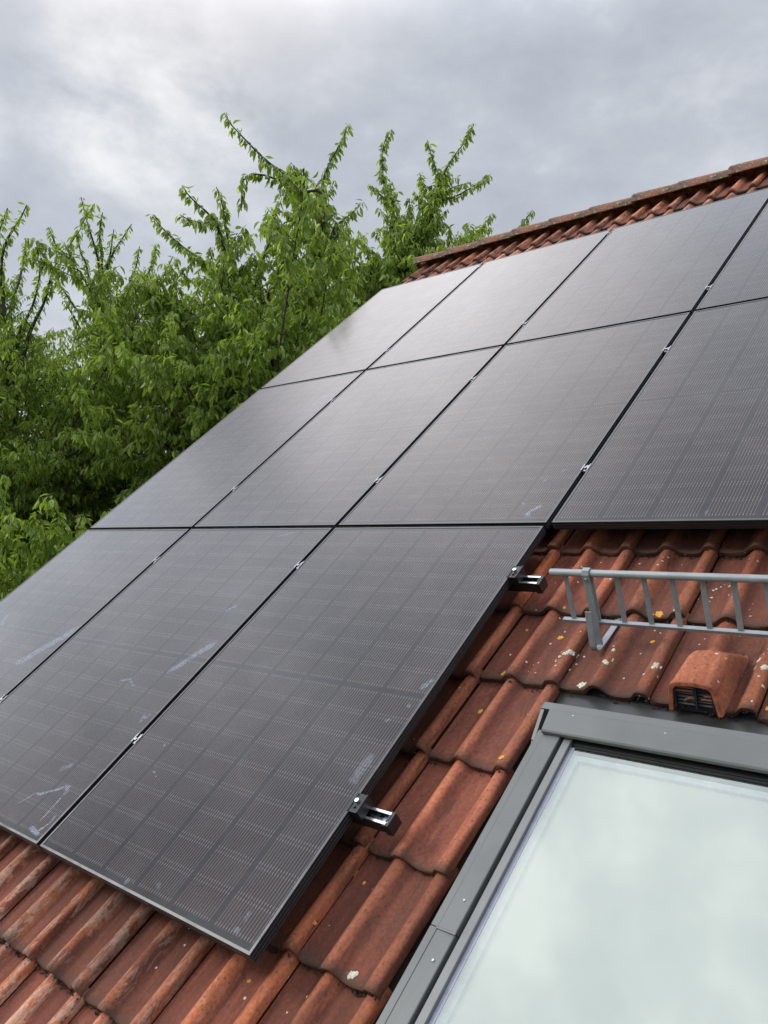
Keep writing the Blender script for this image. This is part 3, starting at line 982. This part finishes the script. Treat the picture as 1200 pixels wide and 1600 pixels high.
gcol = [(PW + GX) * i - GX / 2 for i in (-1, 0, 1)]
PP = PH + GY
rail(.486, -2.335, 1.252, gcol[:2], 'lower rail of the bottom panel row, its black capped end nearer the camera', PW)
rail(1.533, -2.335, 1.238, gcol[:2], 'upper rail of the bottom panel row, its capped end beside the snow guard', PW)
rail(2.212, -2.335, 2.293, gcol, 'lower rail of the middle panel row, seen as clamps above the long horizontal gap', None)
rail(3.240, -2.335, 2.293, gcol, 'upper rail of the middle panel row, seen as clamps below the slanting gap', None)
rail(3.940, -2.335, 2.293, gcol, 'lower rail of the top panel row, seen as clamps above the slanting gap', None)
rail(5.388, -2.335, 2.293, gcol, 'upper rail of the top panel row, seen as clamps near the ridge', None)

# ------------------------------------------------------------------ snow guard
SGU0, SGU1 = 1.392, 3.40
sg = roof_empty('snow_guard', SGU0, 1.36, -.05)
tag(sg, 'grey steel snow guard grid hooked onto the tiles above the roof window', 'snow guard')
TOP = (.050, .160)     # (v, n) of the top tube from the bottom bar
t = MB(); t.tube([(0, *TOP), (.003, *TOP), (SGU1 - SGU0, *TOP)], [.0105, .0120, .0120], 16)
t.build('top_rail', M['galv'], sg, smooth=False)
tm = sg.children[0].data; tm.shade_smooth(); tm.set_sharp_from_angle(angle=math.radians(50))
b = MB(); b.box(.012, SGU1 - SGU0 - .012, -.004, .011, -.011, .001)
b.build('bottom_rail', M['galv'], sg, bevel=.0015)
x = .052
nb = 0
while x < SGU1 - SGU0 - .02:
    b = MB(); b.strap([(.0055, .001), (TOP[0], TOP[1] - .010)], x - .0085, x + .0085, .004)
    b.build('bar', M['galv'], sg, bevel=.0008)
    x += .0895
for ub in (1.526, 2.446, 3.25):
    x = ub - SGU0
    k = MB()
    # hook: strap from under the course above, down the tile, round and up in front
    path = [(.20, -.109), (.12, -.1035), (.0, -.088), (-.040, -.081)]
    for a in range(0, 10):
        th = -math.pi / 2 - a * math.pi / 2 / 9 * 1.22
        path.append((-.040 + .026 * math.cos(th) , -.055 + .026 * math.sin(th)))
    path += [(-.044, .005), (-.022, .060)]
    k.strap(path, x - .011, x + .011, .005)
    k.build('hook', M['galv'], sg, bevel=.0012)
    k = MB()
    k.strap([(-.030, -.074), (.0135, -.0125), (.0135 + .0, -.012), (TOP[0] + .013, TOP[1] - .006), (TOP[0] + .0155, TOP[1] + .006), (TOP[0] + .008, TOP[1] + .0145), (TOP[0] - .006, TOP[1] + .0145), (TOP[0] - .0145, TOP[1] + .006), (TOP[0] - .0145, TOP[1] - .024)][0:1] +
            [(TOP[0] - .020, TOP[1] - .03), (TOP[0] - .0148, TOP[1] + .004), (TOP[0] - .006, TOP[1] + .0145), (TOP[0] + .008, TOP[1] + .0145), (TOP[0] + .0150, TOP[1] + .004)], x - .0125, x + .0125, .0045)
    k.build('upright', M['galv'], sg, bevel=.001)
    k = MB(); k.tube([(x, TOP[0] - .017, TOP[1] - .010), (x, TOP[0] - .023, TOP[1] - .011)], .005, 10)
    k.build('rivet', M['galv'], sg)

# ------------------------------------------------------------------ cherry trees
def rot_about(v, ax, a): return v * math.cos(a) + ax.cross(v) * math.sin(a) + ax * ax.dot(v) * (1 - math.cos(a))


# leaf template: folded along the midrib and curved
LT = []
for j, (t, wd) in enumerate(((0, .03), (.22, .72), (.5, 1.0), (.78, .62), (1.0, .02))):
    for i in (-1, 0, 1):
        LT.append((i * wd * .5, t, abs(i) * wd * .13 - .22 * t * t))
LT = np.array(LT)
LQ = []
for j in range(4):
    for i in range(2):
        a = j * 3 + i; LQ.append((a, a + 1, a + 4, a + 3))
LQ = np.array(LQ)


def leaves_mesh(P, D, S, Nrm, light, name):
    """P position, D direction, S length, Nrm rough facing of every leaf"""
    P = np.array(P); D = np.array(D); S = np.array(S); U = np.array(Nrm)
    D /= np.linalg.norm(D, axis=1, keepdims=True)
    X = np.cross(D, U); X /= np.linalg.norm(X, axis=1, keepdims=True) + 1e-9
    Z = np.cross(X, D)
    wd = S * rng.uniform(.30, .40, len(S))
    V = (P[:, None, :] + X[:, None, :] * (LT[None, :, 0] * wd[:, None])[..., None] + D[:, None, :] * (LT[None, :, 1] * S[:, None])[..., None]
         + Z[:, None, :] * (LT[None, :, 2] * S[:, None])[..., None])
    n = len(P); Q = (LQ[None] + (np.arange(n) * 15)[:, None, None]).reshape(-1, 4)
    me = np_mesh(name, V.reshape(-1, 3), Q, True)
    A = np.ones((n, 15, 4), np.float32)
    A[:, :, 0] = rng.random(n)[:, None]; A[:, :, 1] = np.array(light)[:, None]; A[:, :, 2] = rng.random(n)[:, None]
    at = me.attributes.new('leaf', 'FLOAT_COLOR', 'POINT'); at.data.foreach_set('color', A.ravel())
    return me


def resample(pts, step):
    pts = [Vector(p) for p in pts]; out = [pts[0]]
    # smooth with Catmull-Rom
    P = [pts[0] * 2 - pts[1]] + pts + [pts[-1] * 2 - pts[-2]]
    for i in range(1, len(P) - 2):
        a, b, c, d = P[i - 1], P[i], P[i + 1], P[i + 2]; n = max(1, int((c - b).length / step))
        for j in range(1, n + 1):
            t = j / n
            out.append(.5 * ((2 * b) + (c - a) * t + (2 * a - 5 * b + 4 * c - d) * t * t + (3 * b - a - 3 * c + d) * t ** 3))
    return out


def tree(name, base, fork, shoots, extra, leaf_len, label, mat, whip=.45, dens=1.0, lat_len=1.0):
    root = bpy.data.objects.new(name, None); col.objects.link(root); root.location = base
    tag(root, label, 'tree', 'cherry trees beside the house')
    B = Vector(base); tb = MB()
    P, D, S, Nn, Lg = [], [], [], [], []

    def rv():
        return Vector((random.gauss(0, 1), random.gauss(0, 1), random.gauss(0, 1))).normalized()

    def leaf(p, axis, tip, k=1.0):
        out = rv(); out = (out - axis * out.dot(axis)).normalized()
        d = out * random.uniform(.35, .8) + axis * random.uniform(.0, .4) + Vector((0, 0, -random.uniform(.35, 1.35)))
        n = Vector((0, 0, 1)) * random.uniform(.3, 1) + rv() * .55
        P.append(p + out * .02 - B); D.append(d.normalized()); S.append(leaf_len * random.uniform(.42, 1.2) * k); Nn.append(n)
        Lg.append(min(1, max(0, random.gauss(.45 + .22 * tip, .2))))

    def spray(path, r0, r1, spacing, tip_from=.7):
        pl = resample(path, .06); n = len(pl)
        tb.tube([p - B for p in pl[::2] if True] if n > 6 else [p - B for p in pl], [r0 + (r1 - r0) * i / max(1, (len(pl[::2]) if n > 6 else n) - 1) for i in range(len(pl[::2]) if n > 6 else n)], 5, False)
        acc = 0
        for i in range(1, n):
            seg = pl[i] - pl[i - 1]; l = seg.length; ax = seg.normalized(); acc += l * dens
            while acc > spacing:
                acc -= spacing; q = pl[i - 1].lerp(pl[i], random.random()); f = i / n
                leaf(q, ax, 1.0 if f > tip_from else 0.0, .8 if f > .93 else 1.0)
                if random.random() < .6: leaf(q, ax, 0.0)
        return pl

    def lateral(p, ax, length, lev, r):
        out = rv(); out = (out - ax * out.dot(ax)).normalized()
        d = (out * .85 + ax * .45 + Vector((0, 0, .18))).normalized()
        pts = [p]; q = p.copy(); n = 5
        for i in range(n):
            q = q + d * length / n; pts.append(q.copy())
            d = (d + Vector((0, 0, -.13 + .20 * (lev == 1 and i < 2))) + rv() * .16).normalized()
        pl = spray(pts, r, .003, .018)
        if lev == 1 and length > .55:
            for i in range(3, len(pl) - 2, 4):
                if random.random() < .75:
                    lateral(pl[i], (pl[i + 1] - pl[i]).normalized(), length * random.uniform(.28, .5), 2, .004)

    F = Vector(fork)
    trunk = resample([B + Vector((0, 0, -.1)), B.lerp(F, .5) + Vector((random.uniform(-.08, .08), random.uniform(-.08, .08), 0)), F], .25)
    tb.tube([p - B for p in trunk], [.17 - .075 * i / (len(trunk) - 1) for i in range(len(trunk))], 10)
    for sh in shoots:
        pts = [Vector((x, y, z + Z0)) for x, y, z in sh]
        st = pts[0]; start = F if st.z > F.z + .2 else B.lerp(F, max(.45, min(.98, (st.z - B.z - .35) / (F.z - B.z))))
        full = [start] + pts
        pl = resample(full, .08); n = len(pl)
        L = n * .08
        rb = min(.06, .012 + .012 * L)
        tb.tube([p - B for p in pl[::2]], [rb * (1 - i / (len(pl[::2]))) ** .8 + .003 for i in range(len(pl[::2]))], 6, False)
        wl = min(1.35, L * whip)
        i0 = int(n - wl / .08)
        spray(pl[max(1, i0 - 4):], .006, .002, .0135)
        for i in range(2, i0, 2):
            f = i / max(1, i0)
            if f < .12: continue
            ax = (pl[i + 1] - pl[i]).normalized()
            lateral(pl[i], ax, lat_len * random.uniform(.35, .95) * (1.05 - .55 * f), 1, .008)
    for az, reach, zt, zs in extra:
        s = B.lerp(F, zs)
        a = math.radians(az)
        tip = Vector((B.x + math.cos(a) * reach, B.y + math.sin(a) * reach, zt))
        midp = s.lerp(tip, .5) + Vector((0, 0, .25)) + rv() * .2
        pl = resample([s, midp, tip], .08); n = len(pl)
        tb.tube([p - B for p in pl[::2]], [.035 * (1 - i / len(pl[::2])) + .004 for i in range(len(pl[::2]))], 6, False)
        spray(pl[int(n * .8):], .006, .002, .022)
        for i in range(3, n - 2, 2):
            f = i / n
            if f < .15: continue
            lateral(pl[i], (pl[i + 1] - pl[i]).normalized(), lat_len * random.uniform(.45, 1.05) * (1.1 - .4 * f), 1, .008)
    tr = tb.build('trunk', M['bark'], root, smooth=True)
    o = link('crown', leaves_mesh(P, D, S, Nn, Lg, 'crown'), mat, root)
    return root


T1 = [[(-10.92, 4.61, 4.91), (-10.75, 4.5, 5.48), (-10.48, 4.48, 5.81), (-10.15, 4.51, 6.01), (-9.88, 4.5, 6.19)], [(-11.05, 4.61, 5.25), (-10.92, 4.49, 5.83), (-10.68, 4.49, 6.14), (-10.46, 4.46, 6.28)], [(-11.28, 4.88, 4.71), (-11.32, 5.05, 5.41), (-11.43, 5.19, 5.91), (-11.58, 5.28, 6.28)], [(-11.08, 4.9, 4.25), (-10.91, 5.09, 4.9), (-10.86, 5.19, 5.46), (-10.93, 5.17, 5.85)], [(-10.67, 4.88, 4.18), (-10.19, 4.96, 4.85), (-9.87, 4.9, 5.18), (-9.52, 4.88, 5.41)], [(-11.25, 4.59, 5.18), (-11.33, 4.41, 5.91), (-11.34, 4.3, 6.41)], [(-11.29, 4.62, 4.45), (-11.49, 4.38, 5.19), (-11.7, 4.15, 5.93)]]
T2 = [[(-11.51, 6.82, 5.12), (-11.46, 6.68, 5.69), (-11.41, 6.54, 6.25), (-11.4, 6.38, 6.68), (-11.34, 6.26, 6.92), (-11.27, 6.14, 7.19)], [(-11.99, 6.85, 5.21), (-12.35, 6.64, 6.11), (-12.58, 6.56, 6.51), (-12.84, 6.47, 6.74), (-13.04, 6.41, 7.15)], [(-11.54, 6.72, 6.08), (-11.25, 6.5, 6.56), (-10.89, 6.35, 6.87)], [(-11.66, 6.86, 5.77), (-11.5, 6.89, 6.35), (-11.3, 6.97, 6.63), (-11.09, 7.06, 6.91)], [(-11.95, 6.69, 5.91), (-12.08, 6.57, 6.46), (-12.12, 6.54, 6.84)], [(-11.67, 6.88, 5.89), (-11.55, 6.88, 6.36), (-11.43, 6.89, 6.85)], [(-11.69, 7.02, 4.94), (-11.54, 7.19, 5.69), (-11.42, 7.35, 6.2), (-11.4, 7.42, 6.65)], [(-12.0, 6.87, 4.72), (-12.56, 6.62, 5.64), (-12.94, 6.55, 6.08)], [(-11.85, 7.18, 4.75), (-11.75, 7.6, 5.69), (-11.76, 7.93, 6.54), (-11.92, 8.14, 7.02)], [(-11.63, 6.86, 4.17), (-11.75, 6.46, 4.85), (-11.82, 6.12, 5.4)], [(-11.4, 7.32, 5.2), (-11.13, 7.71, 5.97), (-11.05, 7.94, 6.51)]]
T3 = [[(-7.77, 7.3, 3.73), (-7.99, 7.17, 4.69), (-8.13, 7.11, 5.33), (-8.23, 7.09, 5.99), (-8.34, 7.07, 6.54), (-8.47, 7.04, 6.87)], [(-7.86, 6.84, 5.32), (-7.89, 6.66, 5.9), (-7.96, 6.47, 6.16), (-8.04, 6.26, 6.31), (-8.08, 6.1, 6.49)], [(-7.81, 6.64, 5.77), (-7.71, 6.32, 5.84), (-7.64, 5.98, 5.79), (-7.53, 5.68, 5.77)], [(-8.04, 7.25, 4.5), (-8.31, 7.22, 5.18), (-8.76, 7.03, 5.66), (-9.18, 6.87, 5.99), (-9.56, 6.74, 6.35), (-9.86, 6.69, 6.67)], [(-6.95, 7.62, 6.54), (-7.07, 7.42, 6.66), (-7.19, 7.23, 6.7), (-7.33, 7.02, 6.75), (-7.45, 6.83, 6.69), (-7.45, 6.77, 6.42), (-7.41, 6.73, 6.1)], [(-6.73, 7.84, 6.14), (-6.88, 7.62, 6.53), (-7.03, 7.42, 6.76), (-7.18, 7.22, 6.87), (-7.33, 7.01, 7.07), (-7.47, 6.81, 7.3), (-7.57, 6.65, 7.48), (-7.61, 6.54, 7.64)], [(-7.53, 7.66, 4.18), (-7.19, 8.06, 5.15), (-7.09, 8.26, 5.92), (-7.17, 8.3, 6.49), (-7.26, 8.34, 7.02), (-7.24, 8.47, 7.38), (-7.16, 8.67, 7.79), (-7.13, 8.82, 8.16)], [(-6.81, 8.01, 5.74), (-6.7, 8.16, 6.12), (-6.56, 8.34, 6.32), (-6.46, 8.49, 6.52)], [(-6.8, 7.9, 6.07), (-6.9, 7.78, 6.37), (-7.03, 7.63, 6.67), (-7.13, 7.51, 6.95)], [(-7.89, 7.23, 4.58), (-7.86, 7.4, 5.24), (-7.79, 7.6, 5.91), (-7.79, 7.74, 6.38), (-7.8, 7.89, 6.75)], [(-7.43, 7.05, 4.26), (-6.98, 7.05, 4.98), (-6.61, 6.99, 5.38), (-6.26, 6.92, 5.66)], [(-7.99, 7.1, 4.15), (-8.62, 6.68, 4.7), (-9.19, 6.32, 5.16), (-9.57, 6.14, 5.3)], [(-7.69, 7.13, 3.39), (-8.38, 6.4, 3.78), (-8.99, 5.74, 4.07), (-9.37, 5.29, 4.25)], [(-7.64, 6.97, 2.85), (-8.78, 5.62, 2.82), (-9.21, 4.91, 2.59), (-9.34, 4.47, 2.47)], [(-7.79, 7.28, 3.11), (-8.6, 6.67, 3.54), (-9.54, 5.96, 3.56), (-10.18, 5.52, 3.36)]]
T4 = [[(-9.65, 12.44, 6.17), (-9.44, 12.73, 7.35), (-9.47, 12.82, 8.26), (-9.69, 12.76, 8.73), (-9.84, 12.75, 9.15), (-9.94, 12.8, 9.63), (-9.97, 12.9, 10.13), (-9.9, 13.09, 10.51)], [(-8.41, 12.88, 8.57), (-8.26, 12.76, 8.84), (-8.24, 12.53, 9.11), (-8.21, 12.32, 9.46)], [(-9.37, 12.44, 6.12), (-8.95, 12.82, 7.26), (-8.77, 13.01, 7.99), (-8.67, 13.12, 8.43), (-8.58, 13.23, 8.94), (-8.41, 13.41, 9.45), (-8.18, 13.64, 9.9), (-8.06, 13.78, 10.32)], [(-8.47, 12.91, 8.24), (-8.2, 13.02, 8.38), (-7.89, 13.17, 8.51), (-7.59, 13.31, 8.68), (-7.35, 13.4, 8.82)], [(-8.61, 13.13, 8.48), (-8.56, 13.36, 8.76), (-8.43, 13.67, 8.96), (-8.29, 13.97, 9.09)], [(-9.08, 12.76, 6.56), (-8.5, 13.39, 7.31), (-8.17, 13.8, 7.74), (-8.01, 14.07, 8.06), (-7.9, 14.29, 8.39)], [(-8.47, 12.91, 6.47), (-7.56, 13.53, 7.13), (-7.06, 13.79, 7.53), (-6.81, 13.84, 7.76), (-6.59, 13.86, 7.98)], [(-9.36, 12.54, 8.22), (-9.59, 12.58, 8.58), (-9.86, 12.6, 8.85), (-10.14, 12.6, 9.14)], [(-8.69, 13.0, 8.39), (-8.87, 13.0, 8.81), (-9.03, 13.04, 9.23)], [(-9.07, 12.74, 6.7), (-8.59, 13.29, 7.3), (-8.5, 13.5, 7.7), (-8.61, 13.54, 8.02)], [(-9.21, 12.7, 7.29), (-9.28, 12.99, 8.11), (-9.45, 13.2, 8.81)], [(-9.6, 12.06, 6.51), (-9.6, 11.96, 7.19), (-9.7, 11.76, 7.73)], [(-9.74, 12.22, 6.14), (-10.15, 12.13, 6.92), (-10.57, 12.04, 7.58)]]


def ring(n, r0, r1, z0, z1, s0=.45, s1=.95, az0=0, az1=360):
    return [(az0 + (az1 - az0) * (i + random.random() * .8) / n, random.uniform(r0, r1), random.uniform(z0, z1), random.uniform(s0, s1)) for i in range(n)]


def tr(base, fork, *a, **k): tree('cherry_tree', base, fork, *a, **k)


tr((-11.2, 4.9, 0), (-11.07, 4.86, 7.3), T1, ring(54, 1.0, 3.2, 3.8, 9.7, .3), .108, 'cherry tree cut by the left edge of the picture', M['leafB'], lat_len=1.1, dens=.68)
tr((-11.8, 7.0, 0), (-11.69, 6.98, 7.3), T2, ring(54, 1.0, 3.4, 4.0, 10.4, .3), .112, 'slender cherry tree with a tall spike, between the left edge tree and the big tree', M['leafB'], lat_len=1.1, dens=.68)
tr((-7.7, 7.4, 0), (-7.63, 7.29, 6.5), T3, ring(54, .9, 3.3, 4.0, 10.3, .4), .142, 'big cherry tree in the middle with a long shoot arching highest to the left', M['leafA'], lat_len=1.25, dens=.75)
tr((-9.7, 12.3, 0), (-9.60, 12.18, 8.5), T4, ring(48, .8, 2.8, 6.0, 12.2), .160, 'cherry tree rising behind the left end of the roof ridge', M['leafA'], lat_len=1.4, dens=.72)
tr((-8.2, 3.4, 0), (-8.15, 3.45, 3.6), [], ring(46, .8, 2.9, 3.0, 6.0, .3), .125, 'low leafy cherry tree in the lower left corner beside the panels', M['leafB'])
